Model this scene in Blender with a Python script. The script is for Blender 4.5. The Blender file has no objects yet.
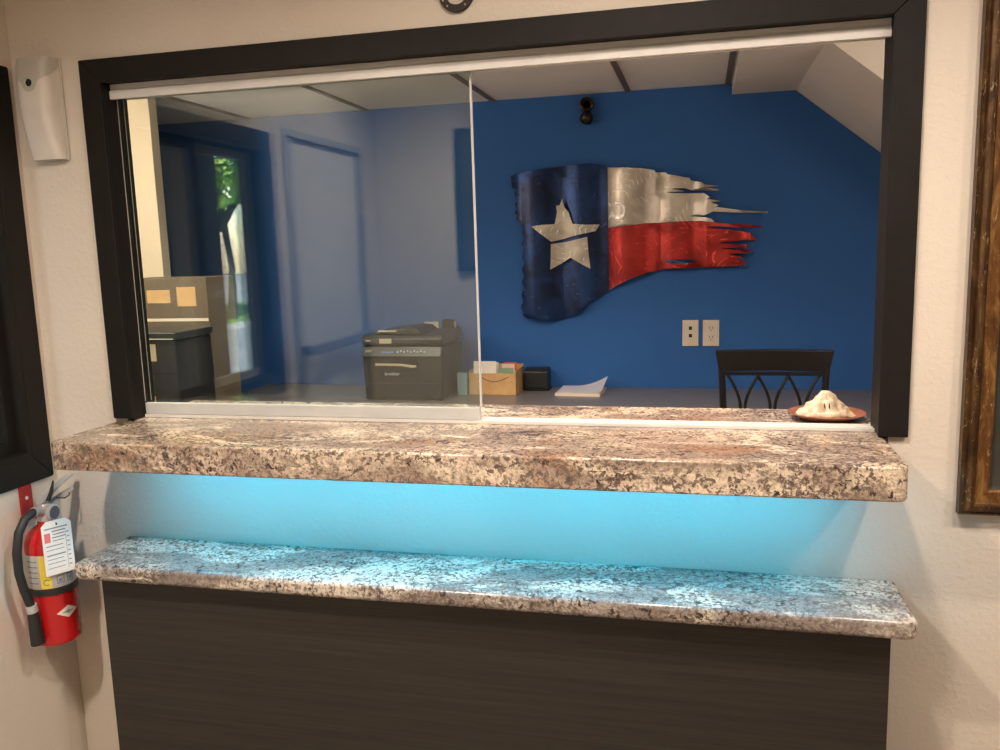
import bpy, bmesh, math, random
from mathutils import Vector, Matrix, noise, geometry

scene = bpy.context.scene
COL = scene.collection
PI = math.pi
rnd = random.Random(7)

# ------------------------------------------------------------ camera, world, lamps, exposure
def look_matrix(loc, yaw, pitch, roll):
    cy, sy = math.cos(yaw), math.sin(yaw)
    f = Vector((-sy * math.cos(pitch), cy * math.cos(pitch), -math.sin(pitch)))
    r = Vector((cy, sy, 0)); u = r.cross(f)
    cr, sr = math.cos(roll), math.sin(roll)
    r, u = cr * r + sr * u, -sr * r + cr * u
    m = Matrix.Identity(4)
    for i in range(3):
        m[i][0], m[i][1], m[i][2], m[i][3] = r[i], u[i], -f[i], loc[i]
    return m

cam_d = bpy.data.cameras.new('camera'); cam = bpy.data.objects.new('camera', cam_d); COL.objects.link(cam)
cam_d.sensor_width = 36; cam_d.lens = 36 * 839.67 / 1000; cam_d.clip_start = 0.02; cam_d.clip_end = 300
cam.matrix_world = look_matrix((0, -1.85, 1.45), 0.23785, 0.15148, -0.03001)
scene.camera = cam

w = bpy.data.worlds.new('sky'); scene.world = w; w.use_nodes = True
wn = w.node_tree.nodes; wl = w.node_tree.links
sky = wn.new('ShaderNodeTexSky'); sky.sky_type = 'NISHITA'; sky.sun_disc = False
sky.sun_elevation = math.radians(48); sky.sun_rotation = math.radians(200)
wl.new(sky.outputs[0], wn['Background'].inputs[0]); wn['Background'].inputs[1].default_value = 1.3

sun_d = bpy.data.lights.new('sun', 'SUN'); sun_d.energy = 45; sun_d.angle = 0.01; sun_d.color = (1, .95, .86)
sun = bpy.data.objects.new('sun', sun_d); COL.objects.link(sun)
sun.rotation_euler = Vector((-.45, -.5, -.74)).to_track_quat('-Z', 'Y').to_euler()

WARM = (1.0, .855, .715)
def spot(name, loc, energy, color=WARM, cone=166, blend=.9, radius=.05):
    d = bpy.data.lights.new(name, 'SPOT'); d.energy = energy; d.color = color
    d.spot_size = math.radians(cone); d.spot_blend = blend; d.shadow_soft_size = radius
    o = bpy.data.objects.new(name, d); COL.objects.link(o); o.location = loc
    return o
LOBBY_LAMPS = [(-.10, -.92), (.78, -1.06), (1.46, -1.06), (-1.05, -1.50)]
for (x, y), e in zip(LOBBY_LAMPS, (74, 56, 58, 138)):
    spot('ceiling_lamp_light', (x, y, 2.40), e)
OFFICE_LAMPS = [(-1.45, .50), (-.25, .55)]
for x, y in OFFICE_LAMPS:
    spot('office_lamp_light', (x, y, 2.05), 68, cone=150, blend=1.0)
def bulb(name, loc, energy, color=WARM):
    d = bpy.data.lights.new(name, 'POINT'); d.energy = energy; d.color = color; d.shadow_soft_size = .06
    o = bpy.data.objects.new(name, d); COL.objects.link(o); o.location = loc
FILL_LAMPS = [(-2.25, .50, 1.72), (.95, .45, 1.72)]  # out-of-view lamps added to brighten the office ceiling and cream faces
for p_, e_ in zip(FILL_LAMPS, (20, 7)): bulb('fill_light', p_, e_)

vs = scene.view_settings
scene.display_settings.display_device = 'sRGB'
vs.view_transform = 'Standard'; vs.look = 'None'; vs.exposure = 0.0; vs.gamma = 1.0; vs.use_curve_mapping = False
scene.cycles.use_denoising = True
scene.cycles.max_bounces = 10; scene.cycles.diffuse_bounces = 5; scene.cycles.glossy_bounces = 6
scene.cycles.transparent_max_bounces = 16; scene.cycles.sample_clamp_indirect = 6
scene.cycles.caustics_reflective = False; scene.cycles.caustics_refractive = False

# ------------------------------------------------------------ materials
def new_mat(name):
    m = bpy.data.materials.new(name); m.use_nodes = True
    nt = m.node_tree; return m, nt, nt.nodes['Principled BSDF']
def plain(name, col, rough=.5, metal=0, spec=.5, bump=None, var=None, emit=None):
    """procedural paint/plastic/metal: colour with a little noise, optional bump (scale, strength)"""
    m, nt, b = new_mat(name); N, L = nt.nodes, nt.links
    b.inputs['Roughness'].default_value = rough; b.inputs['Metallic'].default_value = metal
    b.inputs['Specular IOR Level'].default_value = spec
    tc = N.new('ShaderNodeTexCoord')
    nz = N.new('ShaderNodeTexNoise'); nz.inputs['Scale'].default_value = (var or (12, .06))[0]; nz.inputs['Detail'].default_value = 3
    L.new(tc.outputs['Object'], nz.inputs['Vector'])
    mr = N.new('ShaderNodeMapRange'); a = (var or (12, .06))[1]
    mr.inputs['From Min'].default_value = .3; mr.inputs['From Max'].default_value = .7
    mr.inputs['To Min'].default_value = 1 - a; mr.inputs['To Max'].default_value = 1 + a
    L.new(nz.outputs['Fac'], mr.inputs['Value'])
    mx = N.new('ShaderNodeMix'); mx.data_type = 'RGBA'; mx.blend_type = 'MULTIPLY'; mx.inputs['Factor'].default_value = 1
    mx.inputs[6].default_value = (*col, 1); L.new(mr.outputs[0], mx.inputs[7]); L.new(mx.outputs[2], b.inputs['Base Color'])
    if bump:
        n2 = N.new('ShaderNodeTexNoise'); n2.inputs['Scale'].default_value = bump[0]; n2.inputs['Detail'].default_value = 2
        L.new(tc.outputs['Object'], n2.inputs['Vector'])
        bp = N.new('ShaderNodeBump'); bp.inputs['Strength'].default_value = bump[1]; bp.inputs['Distance'].default_value = .004
        L.new(n2.outputs['Fac'], bp.inputs['Height']); L.new(bp.outputs[0], b.inputs['Normal'])
    if emit:
        b.inputs['Emission Color'].default_value = (*emit[0], 1); b.inputs['Emission Strength'].default_value = emit[1]
    return m
def ramp(N, stops):
    r = N.new('ShaderNodeValToRGB'); e = r.color_ramp.elements
    e[0].position, e[0].color = stops[0][0], (*stops[0][1], 1); e[1].position, e[1].color = stops[-1][0], (*stops[-1][1], 1)
    for p, c in stops[1:-1]:
        k = e.new(p); k.color = (*c, 1)
    return r
def mixc(N, L, fac, a, b, mode='MIX'):
    mx = N.new('ShaderNodeMix'); mx.data_type = 'RGBA'; mx.blend_type = mode
    for s, v in ((mx.inputs['Factor'], fac), (mx.inputs[6], a), (mx.inputs[7], b)):
        if isinstance(v, (int, float)): s.default_value = v
        elif isinstance(v, tuple): s.default_value = (*v, 1)
        else: L.new(v, s)
    return mx.outputs[2]
def texnoise(N, L, vec, scale, detail=3, dist=0., rough=.55):
    n = N.new('ShaderNodeTexNoise'); n.inputs['Scale'].default_value = scale; n.inputs['Detail'].default_value = detail
    n.inputs['Distortion'].default_value = dist; n.inputs['Roughness'].default_value = rough; L.new(vec, n.inputs['Vector']); return n.outputs['Fac']
def granite(name, off, cream, taupe, rust):
    m, nt, b = new_mat(name); N, L = nt.nodes, nt.links
    tc = N.new('ShaderNodeTexCoord'); mp = N.new('ShaderNodeMapping')
    mp.inputs['Location'].default_value = off; mp.inputs['Rotation'].default_value = (0, .25, .45); mp.inputs['Scale'].default_value = (.8, 1.7, 1.4)
    L.new(tc.outputs['Object'], mp.inputs['Vector']); v, o = mp.outputs[0], tc.outputs['Object']
    def mul(x, y):
        k = N.new('ShaderNodeMath'); k.operation = 'MULTIPLY'; L.new(x, k.inputs[0]); L.new(y, k.inputs[1]); return k.outputs[0]
    def mask(vec, scale, lo, hi, detail=4, dist=.5, rough=.6, inv=False):
        r = ramp(N, [(lo, (1,) * 3 if inv else (0,) * 3), (hi, (0,) * 3 if inv else (1,) * 3)]); L.new(texnoise(N, L, vec, scale, detail, dist, rough), r.inputs[0]); return r.outputs[0]
    zone = mask(v, 3.4, .42, .54, 8, 1.0, .68)                       # taupe fields between cream fields
    base = mixc(N, L, zone, cream, taupe)
    base = mixc(N, L, mul(mask(v, 4.6, .54, .70, 5, .7), zone), base, rust)
    grain = ramp(N, [(.30, (.36, .34, .33)), (.5, (1, 1, 1)), (.70, (1.38, 1.36, 1.34))]); L.new(texnoise(N, L, o, 170, 4, 0, .75), grain.inputs[0])
    base = mixc(N, L, 1.0, base, grain.outputs[0], 'MULTIPLY')
    base = mixc(N, L, mul(mask(o, 110, .51, .57, 3, .3, .6), mask(v, 6, .34, .50, 5, .8)), base, (.17, .125, .10))       # fine brown peppering in fields
    base = mixc(N, L, mul(mask(o, 64, .56, .60, 4, .6, .7), mask(v, 8, .40, .56, 4, .5)), base, (.050, .036, .032))    # larger black mica flecks
    base = mixc(N, L, mul(mask(v, 6.2, .61, .64, 6, .9, .65), mask(o, 100, .40, .48, 3)), base, tuple(min(1, q * 1.08) for q in cream))  # clean cream crystals
    vn = ramp(N, [(.484, (0, 0, 0)), (.499, (1, 1, 1)), (.505, (1, 1, 1)), (.520, (0, 0, 0))]); L.new(texnoise(N, L, v, 3.6, 10, 1.7, .62), vn.inputs[0])
    base = mixc(N, L, mul(vn.outputs[0], mask(v, 5.5, .48, .60, 3, .3)), base, (.075, .055, .048))
    L.new(base, b.inputs['Base Color']); b.inputs['Roughness'].default_value = .17; b.inputs['Specular IOR Level'].default_value = .42
    return m
def wood_laminate(name, c1, c2):
    m, nt, b = new_mat(name); N, L = nt.nodes, nt.links
    tc = N.new('ShaderNodeTexCoord'); mp = N.new('ShaderNodeMapping'); mp.inputs['Scale'].default_value = (1.2, 20, 70)
    L.new(tc.outputs['Object'], mp.inputs['Vector'])
    r = ramp(N, [(.32, c1), (.66, c2)]); L.new(texnoise(N, L, mp.outputs[0], 2.0, 6, .5), r.inputs[0])
    mp2 = N.new('ShaderNodeMapping'); mp2.inputs['Scale'].default_value = (3, 30, 260); L.new(tc.outputs['Object'], mp2.inputs['Vector'])
    r2 = ramp(N, [(.3, (.72, .72, .72)), (.7, (1.2, 1.2, 1.2))]); L.new(texnoise(N, L, mp2.outputs[0], 2.0, 4), r2.inputs[0])
    L.new(mixc(N, L, 1., r.outputs[0], r2.outputs[0], 'MULTIPLY'), b.inputs['Base Color'])
    b.inputs['Roughness'].default_value = .55; return m
def wall_paint(name, col, strength=.35, rough=.75):
    m, nt, b = new_mat(name); N, L = nt.nodes, nt.links
    tc = N.new('ShaderNodeTexCoord')
    a = texnoise(N, L, tc.outputs['Object'], 75, 3, .3); c = texnoise(N, L, tc.outputs['Object'], 26, 2)
    r = ramp(N, [(.45, (0, 0, 0)), (.62, (1, 1, 1))]); L.new(a, r.inputs[0])
    ad = N.new('ShaderNodeMath'); ad.operation = 'ADD'; L.new(r.outputs[0], ad.inputs[0]); L.new(c, ad.inputs[1])
    bp = N.new('ShaderNodeBump'); bp.inputs['Strength'].default_value = strength; bp.inputs['Distance'].default_value = .0016
    L.new(ad.outputs[0], bp.inputs['Height']); L.new(bp.outputs[0], b.inputs['Normal'])
    v = ramp(N, [(.35, tuple(x * .97 for x in col)), (.65, tuple(min(1, x * 1.02) for x in col))]); L.new(texnoise(N, L, tc.outputs['Object'], 3, 3), v.inputs[0])
    L.new(v.outputs[0], b.inputs['Base Color']); b.inputs['Roughness'].default_value = rough; b.inputs['Specular IOR Level'].default_value = .3
    return m
def glass(name, tint=(.94, .97, .96), ior=1.5, gain=1.0):
    """thin clear pane: straight-through transmission plus Fresnel mirror reflection on both faces"""
    m = bpy.data.materials.new(name); m.use_nodes = True; nt = m.node_tree; N, L = nt.nodes, nt.links
    N.remove(N['Principled BSDF'])
    g = N.new('ShaderNodeNewGeometry'); io = N.new('ShaderNodeMapRange')
    io.inputs['To Min'].default_value = ior; io.inputs['To Max'].default_value = 1 / ior; L.new(g.outputs['Backfacing'], io.inputs['Value'])
    fr = N.new('ShaderNodeFresnel'); L.new(io.outputs[0], fr.inputs['IOR'])
    sc = N.new('ShaderNodeMath'); sc.operation = 'MULTIPLY'; sc.inputs[1].default_value = gain; sc.use_clamp = True; L.new(fr.outputs[0], sc.inputs[0])
    t = N.new('ShaderNodeBsdfTransparent'); t.inputs[0].default_value = (*tint, 1)
    gl = N.new('ShaderNodeBsdfGlossy'); gl.inputs['Roughness'].default_value = 0.0; gl.inputs[0].default_value = (1, 1, 1, 1)
    mx = N.new('ShaderNodeMixShader'); L.new(sc.outputs[0], mx.inputs[0]); L.new(t.outputs[0], mx.inputs[1]); L.new(gl.outputs[0], mx.inputs[2])
    L.new(mx.outputs[0], N['Material Output'].inputs[0]); return m
def ground_metal(name, col, dark, rough=.34, metal=.75, lines=.50):
    """metal with arcs of grinder swirls"""
    m, nt, b = new_mat(name); N, L = nt.nodes, nt.links
    tc = N.new('ShaderNodeTexCoord')
    vo = N.new('ShaderNodeTexVoronoi'); vo.inputs['Scale'].default_value = 4.5; L.new(tc.outputs['Object'], vo.inputs['Vector'])
    mu = N.new('ShaderNodeMath'); mu.operation = 'MULTIPLY'; mu.inputs[1].default_value = 75; L.new(vo.outputs['Distance'], mu.inputs[0])
    sn = N.new('ShaderNodeMath'); sn.operation = 'SINE'; L.new(mu.outputs[0], sn.inputs[0])
    nz = texnoise(N, L, tc.outputs['Object'], 14, 4, 1.0)
    gate = ramp(N, [(lines, (0, 0, 0)), (lines + .10, (1, 1, 1))]); L.new(nz, gate.inputs[0])
    sr = ramp(N, [(.80, (0, 0, 0)), (.98, (1, 1, 1))]); L.new(sn.outputs[0], sr.inputs[0])
    k = N.new('ShaderNodeMath'); k.operation = 'MULTIPLY'; L.new(sr.outputs[0], k.inputs[0]); L.new(gate.outputs[0], k.inputs[1])
    pat = ramp(N, [(.38, dark), (.6, col)]); L.new(texnoise(N, L, tc.outputs['Object'], 7, 5, .6), pat.inputs[0])
    L.new(mixc(N, L, k.outputs[0], pat.outputs[0], tuple(min(1, c * 1.9 + .07) for c in col)), b.inputs['Base Color'])
    bp = N.new('ShaderNodeBump'); bp.inputs['Strength'].default_value = .5; bp.inputs['Distance'].default_value = .002
    L.new(k.outputs[0], bp.inputs['Height']); L.new(bp.outputs[0], b.inputs['Normal'])
    b.inputs['Metallic'].default_value = metal; b.inputs['Roughness'].default_value = rough
    return m

M = dict(
    wall=wall_paint('cream_wall_paint', (.68, .61, .53), .25),
    blue=wall_paint('blue_wall_paint', (.030, .125, .385), .15),
    office_white=wall_paint('office_cream_paint', (.74, .62, .47), .2),
    soffit=wall_paint('soffit_paint', (.74, .70, .65), .1),
    ceil=wall_paint('ceiling_paint', (.86, .83, .78), .2),
    floor=plain('floor_tile', (.40, .33, .26), .35),
    trim=plain('dark_brown_trim_paint', (.0125, .0105, .009),   .55, 0, .2, var=(30, .1), bump=(180, .08)),
    granite=granite('brown_cream_granite', (0.3, 1.1, .2), (.70, .575, .44), (.35, .265, .21), (.36, .20, .12)),
    granite2=granite('grey_cream_granite', (4.3, -2.1, 1.2), (.64, .57, .49), (.27, .23, .21), (.24, .19, .16)),
    panel=wood_laminate('dark_wood_laminate', (.016, .0126, .0096), (.029, .0235, .018)),
    track=plain('white_aluminium', (.74, .72, .69), .4),
    rail=plain('pale_grey_rail', (.54, .55, .55), .4),
    pane=glass('clear_glass', gain=.85),
    led=plain('led_strip_glow', (.2, .7, 1.), .4, emit=((.0, .58, 1.0), 96)),
    red=plain('red_enamel', (.50, .012, .014), .22), redbr=plain('red_bracket_paint', (.36, .02, .02), .4),
    black=plain('black_rubber', (.018, .017, .017), .55), silver=plain('silver_label', (.52, .52, .52), .45, .2),
    steel=plain('brushed_steel', (.66, .66, .66), .3, .35), white=plain('white_plastic', (.74, .68, .62), .12),
    grey=plain('grey_green_plastic', (.50, .47, .41), .4), paper=plain('white_card', (.84, .82, .78), .7),
    ink=plain('grey_ink', (.22, .22, .22), .7), pink=plain('pink_print', (.75, .18, .2), .7), yellow=plain('yellow_label', (.80, .62, .06), .5),
    iron=plain('dark_iron', (.030, .024, .020), .5, .5, bump=(90, .3)), hole=plain('nail_hole_light', (.62, .56, .48), .6),
    printer=plain('black_printer_plastic', (.018, .018, .019), .38), dark=plain('dark_slot', (.006, .006, .007), .6),
    logo=plain('silver_print', (.55, .55, .56), .4), label=plain('tan_sticker', (.50, .42, .29), .6), led_blue=plain('blue_screen_print', (.16, .22, .5), .4),
    kraft=plain('kraft_cardboard', (.56, .34, .15), .65, var=(25, .1)), carton=plain('brown_cardboard', (.13, .095, .06), .75, var=(8, .12)),
    desk=plain('grey_desk_laminate', (.16, .145, .14), .32), desk_leg=plain('grey_steel_leg', (.12, .12, .12), .5),
    envelope=plain('white_envelope', (.80, .77, .72), .7), orange=plain('orange_paper', (.72, .17, .05), .6), green=plain('green_paper', (.22, .33, .22), .6),
    folder=plain('pale_blue_folder', (.28, .40, .45), .4), lilac=plain('pale_lilac_paper', (.60, .58, .66), .7), creamp=plain('cream_paper', (.72, .63, .50), .7),
    plate=plain('ivory_wall_plate', (.68, .60, .50), .4), terracotta=plain('terracotta_glaze', (.27, .10, .055), .35, var=(20, .2)),
    shell=plain('shell_white', (.66, .52, .37), .5, var=(60, .35), bump=(60, .5)), slit=plain('shell_slit', (.05, .03, .02), .7),
    chair=plain('espresso_wood', (.010, .008, .008), .3), seat=plain('dark_seat_vinyl', (.02, .018, .016), .5),
    bronze=plain('dark_bronze', (.035, .025, .018), .4, .6), bulb=plain('brown_glass', (.12, .075, .05), .15),
    canton=ground_metal('blue_tinted_metal', (.012, .045, .16), (.007, .014, .045), .36, .55, .58),
    stripe=ground_metal('bare_steel_stripe', (.66, .60, .52), (.42, .375, .32), .36, .6),
    redmetal=ground_metal('red_tinted_metal', (.48, .032, .024), (.25, .012, .012), .34, .55),
    dglass=glass('window_glass', (.90, .93, .93)), door=plain('pale_door_paint', (.76, .74, .70), .4), doorfr=plain('grey_door_frame', (.30, .29, .28), .5),
    art=plain('dark_canvas', (.03, .028, .02), .6, var=(9, .5)), grass=plain('grass', (.16, .30, .06), .9, var=(2, .3)),
    asphalt=plain('pale_asphalt', (.30, .30, .30), .9), kerb=plain('concrete_kerb', (.62, .60, .57), .9), bark=plain('bark', (.10, .08, .06), .9),
    leaf=plain('leaf_green', (.42, .60, .13), .7, var=(3, .5)), van=plain('white_van_paint', (.8, .8, .8), .25), tyre=plain('tyre', (.02, .02, .02), .8),
    vanglass=plain('dark_van_glass', (.03, .035, .04), .1), lens=plain('lamp_lens', (.9, .85, .75), .5, emit=(WARM, 6)), ext=plain('grey_stucco', (.12, .125, .13), .9),
    dial=plain('gauge_dial', (.17, .13, .14), .3), tbar=plain('brown_ceiling_bar', (.16, .115, .085), .5),
)
def bronze_gold(name, k):
    m, nt, b = new_mat(name); N, L = nt.nodes, nt.links
    tc = N.new('ShaderNodeTexCoord'); mp = N.new('ShaderNodeMapping'); mp.inputs['Scale'].default_value = (18, 18, 5); L.new(tc.outputs['Object'], mp.inputs['Vector'])
    r = ramp(N, [(.32, (.06 * k, .028 * k, .012 * k)), (.50, (.26 * k, .115 * k, .036 * k)), (.66, (.55 * k, .30 * k, .10 * k))]); L.new(texnoise(N, L, mp.outputs[0], 2.4, 8, .7, .7), r.inputs[0])
    mp2 = N.new('ShaderNodeMapping'); mp2.inputs['Scale'].default_value = (40, 40, 14); L.new(tc.outputs['Object'], mp2.inputs['Vector'])
    r2 = ramp(N, [(.605, (0, 0, 0)), (.66, (1, 1, 1))]); L.new(texnoise(N, L, mp2.outputs[0], 2.0, 6, 1.5, .7), r2.inputs[0])
    L.new(mixc(N, L, r2.outputs[0], r.outputs[0], (.48, .33, .15)), b.inputs['Base Color'])
    b.inputs['Metallic'].default_value = .45; b.inputs['Roughness'].default_value = .38; return m
M['gold'] = bronze_gold('antique_gold_leaf', .7); M['gold_dark'] = bronze_gold('dark_antique_bronze', .26)

# ------------------------------------------------------------ mesh helpers (all in world coordinates)
def box(bm, x0, x1, y0, y1, z0, z1):
    v = [bm.verts.new(p) for p in ((x0, y0, z0), (x1, y0, z0), (x1, y1, z0), (x0, y1, z0), (x0, y0, z1), (x1, y0, z1), (x1, y1, z1), (x0, y1, z1))]
    for f in ((0, 3, 2, 1), (4, 5, 6, 7), (0, 1, 5, 4), (1, 2, 6, 5), (2, 3, 7, 6), (3, 0, 4, 7)): bm.faces.new([v[i] for i in f])
def frame_of(d):
    d = d.normalized(); a = Vector((0, 0, 1)) if abs(d.z) < .9 else Vector((1, 0, 0))
    u = d.cross(a).normalized(); return u, u.cross(d).normalized() * -1
def tube(bm, pts, rad, n=12, cap=True):
    """smooth tube along points; rad a number or one per point"""
    pts = [Vector(p) for p in pts]; rings = []
    u = None
    for i, p in enumerate(pts):
        d = (pts[min(i + 1, len(pts) - 1)] - pts[max(i - 1, 0)]).normalized()
        if u is None: u, _ = frame_of(d)
        u = (u - d * u.dot(d)).normalized(); v = d.cross(u)
        r = rad[i] if isinstance(rad, (list, tuple)) else rad
        rings.append([bm.verts.new(p + r * (math.cos(2 * PI * k / n) * u + math.sin(2 * PI * k / n) * v)) for k in range(n)])
    for a, b in zip(rings, rings[1:]):
        for k in range(n): bm.faces.new((a[k], a[(k + 1) % n], b[(k + 1) % n], b[k]))
    if cap: bm.faces.new(rings[0][::-1]); bm.faces.new(rings[-1])
def lathe(bm, c, prof, n=32, axis='z', a0=0, a1=2 * PI):
    """revolve (radius, height) profile about an axis through c"""
    full = abs(a1 - a0 - 2 * PI) < 1e-6; m = n if full else n + 1; rings = []
    for r, h in prof:
        ring = []
        for k in range(m):
            t = a0 + (a1 - a0) * k / n; a, b = r * math.cos(t), r * math.sin(t)
            p = {'z': (a, b, h), 'y': (a, h, b), 'x': (h, a, b)}[axis]
            ring.append(bm.verts.new((c[0] + p[0], c[1] + p[1], c[2] + p[2])))
        rings.append(ring)
    for a, b in zip(rings, rings[1:]):
        for k in range(n): bm.faces.new((a[k], a[(k + 1) % m], b[(k + 1) % m], b[k]))
    if full:
        for ring, r in ((rings[0], prof[0][0]), (rings[-1], prof[-1][0])):
            if r > 1e-5: bm.faces.new(ring)
def prism(bm, poly, d0, d1, axis='y'):
    """extrude a 2-D polygon along an axis"""
    def P(a, b, d): return {'y': (a, d, b), 'x': (d, a, b), 'z': (a, b, d)}[axis]
    A = [bm.verts.new(P(a, b, d0)) for a, b in poly]; B = [bm.verts.new(P(a, b, d1)) for a, b in poly]; n = len(poly)
    bm.faces.new(A); bm.faces.new(B[::-1])
    for k in range(n): bm.faces.new((A[k], B[k], B[(k + 1) % n], A[(k + 1) % n]))
def cyl_patch(bm, cx, cy, r, a0, a1, z0, z1, n=10, diamond=False, th=.0006):
    pts = []
    for k in range(n + 1):
        t = k / n; a = math.radians(a0 + (a1 - a0) * t); h = (1 - abs(2 * t - 1)) if diamond else 1
        h = max(h, .02); zc, zh = (z0 + z1) / 2, (z1 - z0) / 2 * h
        pts.append([bm.verts.new((cx + (r + e) * math.cos(a), cy + (r + e) * math.sin(a), zc + s * zh)) for e in (0, th) for s in (-1, 1)])
    for p, q in zip(pts, pts[1:]):
        bm.faces.new((p[2], q[2], q[3], p[3])); bm.faces.new((p[0], p[1], q[1], q[0])); bm.faces.new((p[1], p[3], q[3], q[1])); bm.faces.new((p[0], q[0], q[2], p[2]))
    p = pts[0]; bm.faces.new((p[0], p[2], p[3], p[1])); p = pts[-1]; bm.faces.new((p[0], p[1], p[3], p[2]))
ROOT = {}
def mesh(name, bm, mat, parent=None, bevel=0, smooth=False, seg=2, angle=35, loc=None):
    """link a bmesh given in world coordinates as one object"""
    bmesh.ops.recalc_face_normals(bm, faces=bm.faces)
    if parent is not None: o0 = ROOT[parent.name]
    else: o0 = Vector(loc) if loc else Vector((0, 0, 0))
    for v in bm.verts: v.co -= o0
    me = bpy.data.meshes.new(name); bm.to_mesh(me); bm.free(); me.materials.append(M[mat])
    o = bpy.data.objects.new(name, me); COL.objects.link(o)
    if parent is not None: o.parent = parent
    else: o.location = o0
    ROOT[o.name] = o0
    if smooth:
        for p in me.polygons: p.use_smooth = True
        me.set_sharp_from_angle(angle=math.radians(angle))
    if bevel:
        md = o.modifiers.new('bevel', 'BEVEL'); md.width = bevel; md.segments = seg; md.limit_method = 'ANGLE'; md.angle_limit = math.radians(40)
        for p in me.polygons: p.use_smooth = True
        md.harden_normals = True
    return o
def tag(o, label, cat, group=None):
    o['label'] = label; o['category'] = cat
    if group: o['group'] = group
    return o
def thing(name, label, cat, loc, group=None):
    o = bpy.data.objects.new(name, None); COL.objects.link(o); o.location = loc; o.empty_display_size = .05
    ROOT[o.name] = Vector(loc); return tag(o, label, cat, group)
def struct(o): o['kind'] = 'structure'; return o
def sgroup(name, loc):
    o = bpy.data.objects.new(name, None); COL.objects.link(o); o.location = loc; ROOT[o.name] = Vector(loc); return struct(o)
def bx(name, mat, parent, *b, bevel=0, seg=2):
    bm = bmesh.new(); box(bm, *b); return mesh(name, bm, mat, parent, bevel, seg=seg)
def text_mesh(name, s, size, mat, parent, loc, rot):
    cu = bpy.data.curves.new(name, 'FONT'); cu.body = s; cu.size = size; cu.align_x = 'CENTER'; cu.align_y = 'CENTER'; cu.extrude = .0003
    t = bpy.data.objects.new(name, cu); COL.objects.link(t)
    dg = bpy.context.evaluated_depsgraph_get(); me = bpy.data.meshes.new_from_object(t.evaluated_get(dg))
    COL.objects.unlink(t); bpy.data.objects.remove(t)
    bm = bmesh.new(); bm.from_mesh(me); bpy.data.meshes.remove(me)
    bmesh.ops.transform(bm, matrix=Matrix.Translation(loc) @ rot, verts=bm.verts)
    return mesh(name, bm, mat, parent)
FLAG_CANTON = ((-0.826,1.759),(-0.792,1.771),(-0.768,1.772),(-0.725,1.777),(-0.675,1.784),(-0.625,1.787),(-0.575,1.793),(-0.533,1.791),(-0.478,1.796),(-0.406,1.782),(-0.4,1.714),(-0.398,1.524),(-0.399,1.246),(-0.422,1.235),(-0.45,1.219),(-0.479,1.208),(-0.489,1.191),(-0.512,1.177),(-0.506,1.166),(-0.544,1.149),(-0.58,1.132),(-0.616,1.124),(-0.667,1.117),(-0.711,1.119),(-0.763,1.126),(-0.789,1.137),(-0.786,1.152),(-0.8,1.174),(-0.787,1.202),(-0.795,1.231),(-0.783,1.26),(-0.792,1.289),(-0.777,1.317),(-0.789,1.346),(-0.774,1.374),(-0.786,1.403),(-0.775,1.431),(-0.788,1.459),(-0.775,1.487),(-0.784,1.509),(-0.776,1.537),(-0.796,1.548),(-0.788,1.562),(-0.812,1.571),(-0.8,1.586),(-0.816,1.597),(-0.804,1.616),(-0.814,1.636),(-0.799,1.649),(-0.811,1.666),(-0.815,1.685),(-0.803,1.698),(-0.823,1.709),(-0.825,1.734))
FLAG_WHITE = ((-0.399,1.775),(-0.327,1.77),(-0.259,1.764),(-0.199,1.754),(-0.195,1.744),(-0.152,1.742),(-0.145,1.733),(-0.112,1.727),(-0.072,1.716),(-0.052,1.713),(-0.048,1.702),(-0.006,1.695),(0.013,1.684),(0.068,1.675),(0.007,1.673),(0.069,1.662),(0.062,1.656),(-0.046,1.662),(-0.072,1.672),(-0.125,1.673),(-0.072,1.659),(-0.152,1.659),(-0.072,1.65),(0.007,1.649),(0.033,1.631),(0.018,1.626),(0.075,1.613),(0.036,1.61),(0.066,1.596),(0.053,1.59),(0.138,1.575),(0.266,1.561),(0.264,1.556),(0.164,1.56),(0.044,1.571),(0.008,1.556),(-0.052,1.555),(0.014,1.548),(0.037,1.541),(0.054,1.525),(-0.005,1.533),(-0.072,1.535),(-0.179,1.532),(-0.288,1.527),(-0.398,1.517))
FLAG_RED = ((-0.398,1.517),(-0.288,1.527),(-0.179,1.532),(-0.072,1.535),(-0.005,1.533),(0.058,1.525),(0.113,1.517),(0.203,1.51),(0.252,1.504),(0.231,1.498),(0.152,1.499),(0.087,1.507),(0.015,1.507),(0.074,1.497),(0.139,1.488),(0.197,1.477),(0.206,1.463),(0.227,1.445),(0.165,1.447),(0.068,1.438),(0.14,1.432),(0.194,1.424),(0.181,1.413),(0.068,1.419),(0.14,1.408),(0.215,1.402),(0.185,1.392),(0.101,1.392),(0.182,1.379),(0.14,1.372),(0.182,1.357),(0.174,1.344),(0.088,1.338),(0.009,1.337),(-0.071,1.336),(-0.125,1.336),(-0.165,1.333),(-0.206,1.323),(-0.289,1.3),(-0.323,1.287),(-0.344,1.276),(-0.365,1.267),(-0.396,1.246))
FLAG_TEAR = ((-0.159,1.369),(-0.125,1.373),(-0.058,1.374),(-0.018,1.365),(-0.051,1.355),(-0.111,1.358),(-0.145,1.36))
FLAG_STAR_U = ((-0.598,1.65),(-0.588,1.613),(-0.57,1.591),(-0.553,1.54),(-0.494,1.534),(-0.433,1.533),(-0.452,1.505),(-0.523,1.493),(-0.587,1.477),(-0.648,1.465),(-0.693,1.499),(-0.736,1.535),(-0.685,1.54),(-0.632,1.541),(-0.62,1.593),(-0.625,1.621),(-0.608,1.623))
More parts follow.
